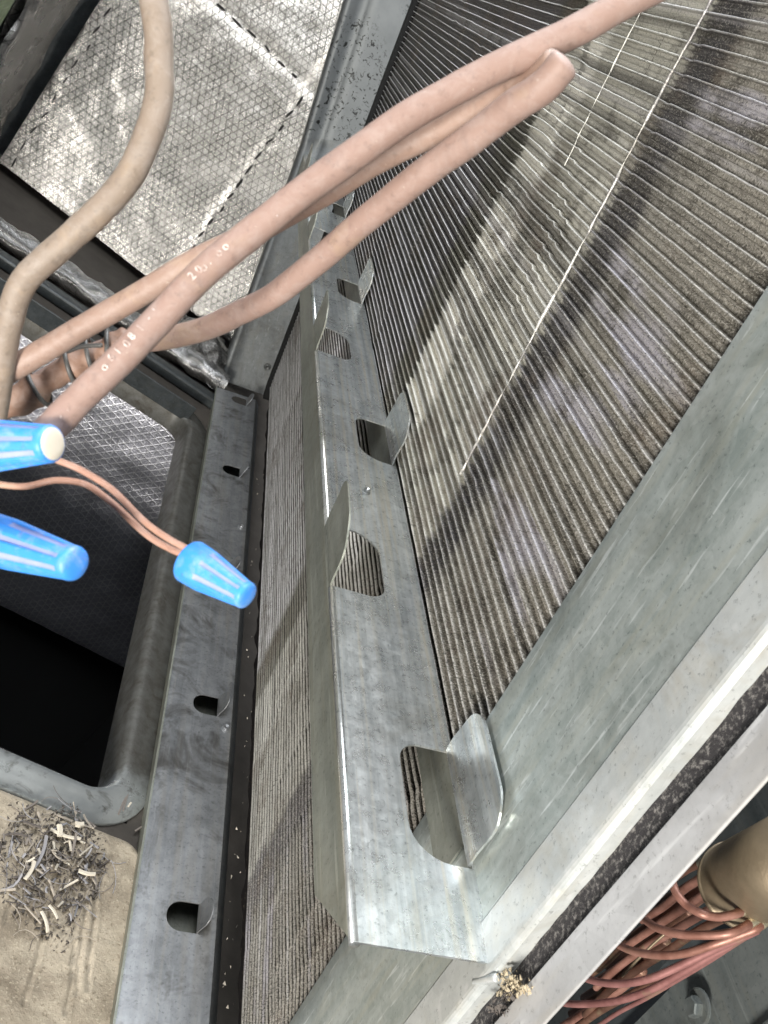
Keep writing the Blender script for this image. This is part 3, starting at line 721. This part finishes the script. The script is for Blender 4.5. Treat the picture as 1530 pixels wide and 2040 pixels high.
# ---------------------------------------------------------------- wires
def wire(nm, label, pts, rad, mat, depths=None, group=None, cat='wire', seg=18, n=12):
    path = catmull([dep(x, y, z) for x, y, z in pts], n)
    sd0 = pts[0][0]*.013
    path = [p+Vector((noise.noise(Vector((k*.09, sd0, 1))), noise.noise(Vector((k*.09, sd0, 5))), noise.noise(Vector((k*.09, sd0, 9)))))*rad*.16 for k, p in enumerate(path)]
    V, Fc = tube(path, lambda t: rad*(1+.035*noise.noise(Vector((t*26, sd0, 3)))+.02*noise.noise(Vector((t*90, sd0, 8)))), seg)
    o = mesh(nm, V, Fc, mat, smooth=True, label=label, cat=cat, group=group)
    return o, path
wire('insulated_wire', 'tan insulated wire curving down the upper left over the foil', [(300, -120, .190), (306, 0, .192), (317, 100, .194), (316, 190, .195), (285, 295, .195), (232, 385, .196), (130, 482, .198), (50, 560, .200), (14, 650, .204), (0, 760, .21), (-30, 900, .22)], .0031, 'wire_tan')
wa, pa = wire('insulated_wire', 'long pink insulated wire with white print running to the top right edge', [(1500, -110, .176), (1300, -18, .176), (1130, 68, .176), (960, 152, .176), (800, 243, .176), (660, 342, .176), (540, 432, .176), (430, 522, .175), (330, 622, .174), (240, 712, .172), (150, 805, .170), (90, 868, .168), (60, 905, .168)], .0030, 'wire_pink')
wire('insulated_wire', 'dull pink wire behind the printed wire running to the left edge', [(1105, 128, .172), (1040, 178, .180), (900, 246, .190), (760, 318, .196), (640, 388, .200), (540, 440, .203), (430, 500, .206), (300, 572, .208), (160, 655, .210), (30, 735, .212), (-80, 800, .214)], .0029, 'wire_pink_dim')
wb, pb = wire('insulated_wire', 'pink wire with a blunt folded end in front of the coil', [(1121, 132, .162), (1060, 190, .166), (960, 262, .174), (840, 352, .184), (720, 446, .196), (620, 527, .208), (520, 602, .220), (430, 645, .230), (340, 672, .236), (255, 686, .240), (170, 712, .240), (90, 755, .240), (20, 800, .240), (-80, 860, .240)], .00305, 'wire_pink')
# wrapped bundle where that wire meets another under the tie
bpath = catmull([dep(*p) for p in ((262, 685, .236), (215, 697, .235), (160, 722, .235), (100, 757, .235), (45, 795, .235), (-30, 840, .235))], 14)
V, Fc = tube(bpath, lambda t: .0037+.0009*math.sin(t*19)+.0004*math.sin(t*47), 18)
bu = mesh('wire_splice', V, Fc, 'wire_brown', smooth=True, label='lumpy brown wire splice wrapped with a dark tie at the left edge', cat='splice')
tie = thing('tie_wrap', 'dark grey tie coiled around the lumpy brown wire splice', 'tie', dep(150, 728, .228))
for k, (t0, sl) in enumerate(((.16, .9), (.29, .75), (.44, .8), (.66, .55))):
    i = int(t0*(len(bpath)-1)); c = bpath[i]; t = (bpath[i+1]-bpath[i-1]).normalized()
    up = (c.normalized()-t*c.normalized().dot(t)).normalized(); sd_ = t.cross(up)
    ring = [c+(up*math.cos(a)+sd_*math.sin(a))*.0050+t*(.0022*sl*math.sin(a)+.0004*a) for a in [2*math.pi*q/28 for q in range(30)]]
    V, Fc = tube(ring, .00062, 8); mesh('loop', V, Fc, 'tie_grey', tie, smooth=True)
V, Fc = tube(catmull([dep(*p) for p in ((135, 700, .228), (165, 690, .227), (202, 688, .226))], 8), .0006, 8); mesh('tail', V, Fc, 'tie_grey', tie, smooth=True)
# thin leads
wire('thin_lead', 'thin reddish lead from the upper wire nut to the lower one', [(40, 880, .186), (110, 915, .186), (165, 938, .186), (222, 975, .186), (285, 1036, .186), (335, 1073, .185), (385, 1100, .184), (410, 1118, .184)], .00072, 'wire_thin', cat='wire', seg=12)
wire('thin_lead', 'thin brown lead curving in from the left edge to the lower wire nut', [(-40, 955, .190), (10, 967, .190), (55, 968, .190), (115, 957, .190), (172, 966, .190), (225, 1003, .189), (290, 1063, .188), (340, 1094, .187), (385, 1112, .186), (410, 1124, .186)], .00072, 'wire_thin', cat='wire', seg=12)

# printed marks, wrapped on the wire surface
def marks(parent, path, rad, items, size):
    for (x, y, ch, ang) in items:
        d = ray(x, y).normalized(); best = min(range(1, len(path)-1), key=lambda i: (path[i]-d*path[i].dot(d)).length)
        c = path[best]; t = (path[best-1]-path[best+1]).normalized()
        if t.dot(CM.row[0]) < 0: t = -t
        up = (-c.normalized()); up = (up-t*up.dot(t)).normalized(); sd_ = t.cross(up)
        off = (d*c.dot(d)-c).dot(sd_)
        s0 = (d*c.dot(d)-c).dot(t)
        cu = bpy.data.curves.new('tmp', 'FONT'); cu.body = ch; cu.size = size; cu.align_x = 'CENTER'; cu.align_y = 'CENTER'; cu.resolution_u = 3
        ob = bpy.data.objects.new('tmp', cu); C.objects.link(ob)
        me = bpy.data.meshes.new_from_object(ob.evaluated_get(bpy.context.evaluated_depsgraph_get()))
        V = []
        ca, sa = math.cos(ang), math.sin(ang)
        for v in me.vertices:
            a = v.co.x*ca-v.co.y*sa; b = v.co.x*sa+v.co.y*ca
            th = math.asin(max(-1, min(1, off/rad)))*.9-b/rad
            V.append(c+t*(a+s0)+(up*math.cos(th)+sd_*math.sin(th))*(rad+.00012))
        Fc = [tuple(p.vertices) for p in me.polygons]
        C.objects.unlink(ob); bpy.data.objects.remove(ob); bpy.data.curves.remove(cu); bpy.data.meshes.remove(me)
        if V: mesh('printed_mark', V, Fc, 'ink_white', parent)
ks = 1/4.636
marks(wa, pa, .0031, [(950*ks, 560+800*ks, 'o', 0), (1012*ks, 560+715*ks, '6', 0), (1072*ks, 560+650*ks, '/', .3), (1155*ks, 560+590*ks, '0', 0), (1200*ks, 560+520*ks, '8', 0), (1275*ks, 560+440*ks, '/', .3), (1350*ks, 560+352*ks, '-', .6), (1425*ks, 560+290*ks, "'", 0), (545*ks, 560+1255*ks, '-', .5), (610*ks, 560+1185*ks, '-', .5),
    (180+900/4.5, 450+455/4.5, '2', 0), (180+962/4.5, 450+400/4.5, '0', 0), (180+1002/4.5, 450+378/4.5, 'o', 0), (180+1050/4.5, 450+325/4.5, '.', 0), (180+1132/4.5, 450+250/4.5, 'o', 0), (180+1190/4.5, 450+195/4.5, 'o', 0), (545, 427, '.', 0)], .0023)

# ---------------------------------------------------------------- wire nuts
def nut(label, p0, p1, r0, r1, group, dusty=False):
    """p0 open wide end, p1 closed tip (coil frame)"""
    ax = p1-p0; L = ax.length; ax.normalize()
    t = thing('wire_nut', label, 'wire nut', p0, group)
    prof = [(0, r0*.80), (0, r0*.97), (L*.02, r0), (L*.22, r0*.97), (L*.30, r0*.95)]
    for k in range(1, 15):
        s = k/14; prof.append((L*(.30+.62*s), (r0*.95)*(1-s)+r1*s))
    prof += [(L*.965, r1*.99), (L*.985, r1*.94), (L*1.0, r1*.80), (L*1.003, r1*.4)]
    NG = 8
    def mod(tt, a):
        s = tt/L
        m = max(0, min(1, (s-.27)/.05))*max(0, min(1, (.93-s)/.05))
        c = math.cos(a*NG); return 1-m*.13*max(0, min(1, (c-.05)*2.2))
    V, Fc = lathe(p0, ax, prof, 100, mod)
    mi = []
    for i in range(len(prof)-1):
        s = (prof[i][0]+prof[i+1][0])/2/L
        for k in range(100):
            a = 2*math.pi*(k+.5)/100
            mi.append(1 if (.31 < s < .90 and math.cos(a*NG) > .45) else 0)
    mi += [0, 2 if dusty else 0]
    mesh('shell', V, Fc, ['nut_blue', 'nut_groove', 'nut_dust'], t, smooth=True, midx=mi)
    # entry bore
    V, Fc = lathe(p0, ax, [(-.0001, r0*.78), (.0002, r0*.78), (.0006, r0*.5)], 20); mesh('bore', V, Fc, 'black_void', t)
    if dusty:
        V, Fc = lathe(p0+ax*(L*.972), ax, [(0, r1*.93), (L*.012, r1*.92), (L*.030, r1*.80), (L*.036, r1*.5), (L*.037, r1*.01)], 30); mesh('dusty_cap', V, Fc, 'nut_dust', t, smooth=True)
nut('blue wire nut at the lower end of the two thin leads, over the rail', dep(378, 1118, .183), dep(494, 1189, .176), .0046, .0028, 'blue wire nuts')
nut('blue wire nut with dusty flat end cut by the left edge below the printed wire', dep(-75, 890, .171), dep(106, 884, .163), .0054, .0036, 'blue wire nuts', True)
nut('blue wire nut floating alone at the left edge under the thin leads', dep(-20, 1072, .178), dep(152, 1124, .166), .0052, .0034, 'blue wire nuts')

# ---------------------------------------------------------------- refrigerant compartment in the lower right
V, Fc = box((.40, -.10, -.95), (.42, .286, .30)); mesh('compartment_wall', V, Fc, 'compartment', kind='structure')
V, Fc = box((.394, -.10, -.95), (.3995, .232, .30)); pn = mesh('access_panel', V, Fc, 'compartment', label='dark grey flat panel with a seam behind the copper tubes', cat='panel'); bevel(pn, .002)
V, Fc = box((.40, .30, -.95), (.42, .80, .30)); mesh('compartment_wall', V, Fc, 'dark_metal', kind='structure')
pbt = onx(1150+975/4.026, 1580+1720/4.026, .3935)
V, Fc = lathe(pbt, Vector((-1, 0, 0)), [(0, .0085), (.001, .0085), (.0011, .0062), (.006, .0060), (.0068, .0050)], 6)
b1 = thing('hex_bolt', 'small hex head bolt on the grey panel at the bottom right', 'bolt', pbt)
mesh('head', V, Fc, 'compartment', b1)
V, Fc = lathe(pbt, Vector((-1, 0, 0)), [(0, .0105), (.0012, .0105), (.0016, .0095)], 24); mesh('washer', V, Fc, 'compartment', b1)
def k5(x, y, X): return onx(1150+x/4.026, 1580+y/4.026, X)
DX = .272
dist = thing('refrigerant_distributor', 'brass distributor body with a fan of thin copper tubes at the right edge', 'distributor', k5(1310, 725, DX))
c0 = k5(1300, 735, DX); c1 = k5(1740, 520, DX-.020); axd = (c1-c0).normalized()
rd = .0168
V, Fc = lathe(c0-axd*.001, axd, [(0, rd*.90), (.0003, rd*.98), (.0003, rd*.98), (.0012, rd), (.0028, rd), (.0030, rd*.985), (.0030, rd*.93), (.0034, rd*.93), (.0036, rd*.965), (.0036, rd*.965), (.022, rd*.95), (.034, rd*.93), (.06, rd*.90)], 72)
mesh('body', V, Fc, 'brass', dist, smooth=True)
V, Fc = lathe(k5(1380, 490, DX-.0175), Vector((-1, 0, .2)), [(-.002, .0022), (.0005, .0020), (.0012, .0014), (.0014, .0003)], 14); mesh('stamped_pip', V, Fc, 'brass', dist, smooth=True)
tubes = [
 ([(740, 620, .250), (765, 720, .238), (800, 810, .236), (880, 900, .238), (1000, 968, .240), (1130, 993, .246), (1260, 972, .252), (1370, 925, .262)], 'copper', .0016),
 ([(440, 930, .262), (530, 1005, .250), (640, 1080, .244), (800, 1128, .244), (980, 1140, .247), (1200, 1128, .252), (1330, 1080, .258), (1450, 995, .266)], 'copper', .0016),
 ([(240, 1160, .266), (320, 1212, .256), (450, 1268, .252), (650, 1300, .250), (850, 1288, .252), (1100, 1212, .256), (1300, 1140, .262), (1440, 1085, .266), (1500, 1030, .270)], 'copper', .0016),
 ([(-20, 1440, .272), (60, 1482, .262), (200, 1520, .258), (380, 1528, .258), (600, 1482, .260), (850, 1372, .264), (1100, 1252, .268), (1300, 1165, .270), (1440, 1100, .272)], 'copper_rose', .0016),
 ([(-220, 1660, .276), (-60, 1690, .268), (120, 1690, .266), (350, 1660, .266), (600, 1572, .268), (850, 1432, .270), (1050, 1315, .272), (1250, 1200, .274), (1400, 1110, .276)], 'copper_rose', .0016),
 ([(520, 1020, .300), (700, 905, .292), (880, 755, .286), (1050, 655, .280), (1130, 610, .276)], 'copper', .0019),
 ([(640, 760, .296), (780, 680, .290), (920, 590, .282), (1080, 545, .276)], 'copper_dark', .0019),
 ([(380, 1240, .304), (560, 1115, .298), (760, 985, .292), (960, 855, .284), (1110, 755, .278), (1190, 705, .274)], 'copper', .0019),
 ([(150, 1560, .310), (330, 1395, .306), (560, 1230, .300), (800, 1090, .292), (1020, 960, .282), (1160, 885, .276), (1260, 835, .270)], 'copper', .0019),
 ([(60, 1780, .318), (250, 1590, .312), (480, 1420, .306), (720, 1270, .300), (960, 1110, .292), (1200, 990, .284), (1340, 930, .278)], 'copper_dark', .0019),
 ([(-60, 1560, .320), (180, 1400, .316), (420, 1180, .310), (640, 1010, .304), (860, 850, .296), (1040, 750, .288), (1160, 690, .280)], 'copper_dark', .0019),
 ([(-120, 1960, .322), (180, 1750, .318), (420, 1620, .312), (700, 1480, .306), (960, 1330, .298), (1200, 1180, .290), (1380, 1090, .282)], 'copper_dark', .0020),
 ([(120, 1900, .300), (330, 1760, .296), (560, 1640, .292), (800, 1500, .288), (1050, 1350, .284), (1280, 1200, .280), (1420, 1110, .278)], 'copper_rose', .0011),
]
for k, (pts, m, r_) in enumerate(tubes):
    path = catmull([k5(*p) for p in pts], 9)
    V, Fc = tube(path, r_, 12); tb = mesh('capillary_tube', V, Fc, m, dist, smooth=True)
    if k < 12 and k not in (3, 4, 10, 11):
        V, Fc = tube([path[-6], path[-4], path[-2], path[-1]], lambda t: r_*(1.10+.22*t), 12); mesh('ferrule', V, Fc, 'solder', tb, smooth=True)
row = thing('copper_return_tubes', 'row of dark parallel copper tubes behind the capillary fan', 'copper tubes', k5(400, 1500, .33))
for k in range(9):
    a = k5(-140+100*k, 1900-125*k, .335+.004*(k % 3)); b = k5(520+95*k, 1420-118*k, .325+.005*(k % 2))
    V, Fc = tube([a, (a+b)/2+Vector((.002, 0, 0)), b], .0030, 12); mesh('tube', V, Fc, 'copper_dark' if k % 3 else 'copper', row, smooth=True)
V, Fc = tube(catmull([k5(*p) for p in ((360, 1470, .262), (480, 1340, .262), (600, 1220, .264), (700, 1130, .266))], 8), .0006, 8)
mesh('brass_strand', V, Fc, 'brass', smooth=True, label='thin brass strand lying across the copper tubes', cat='strand')
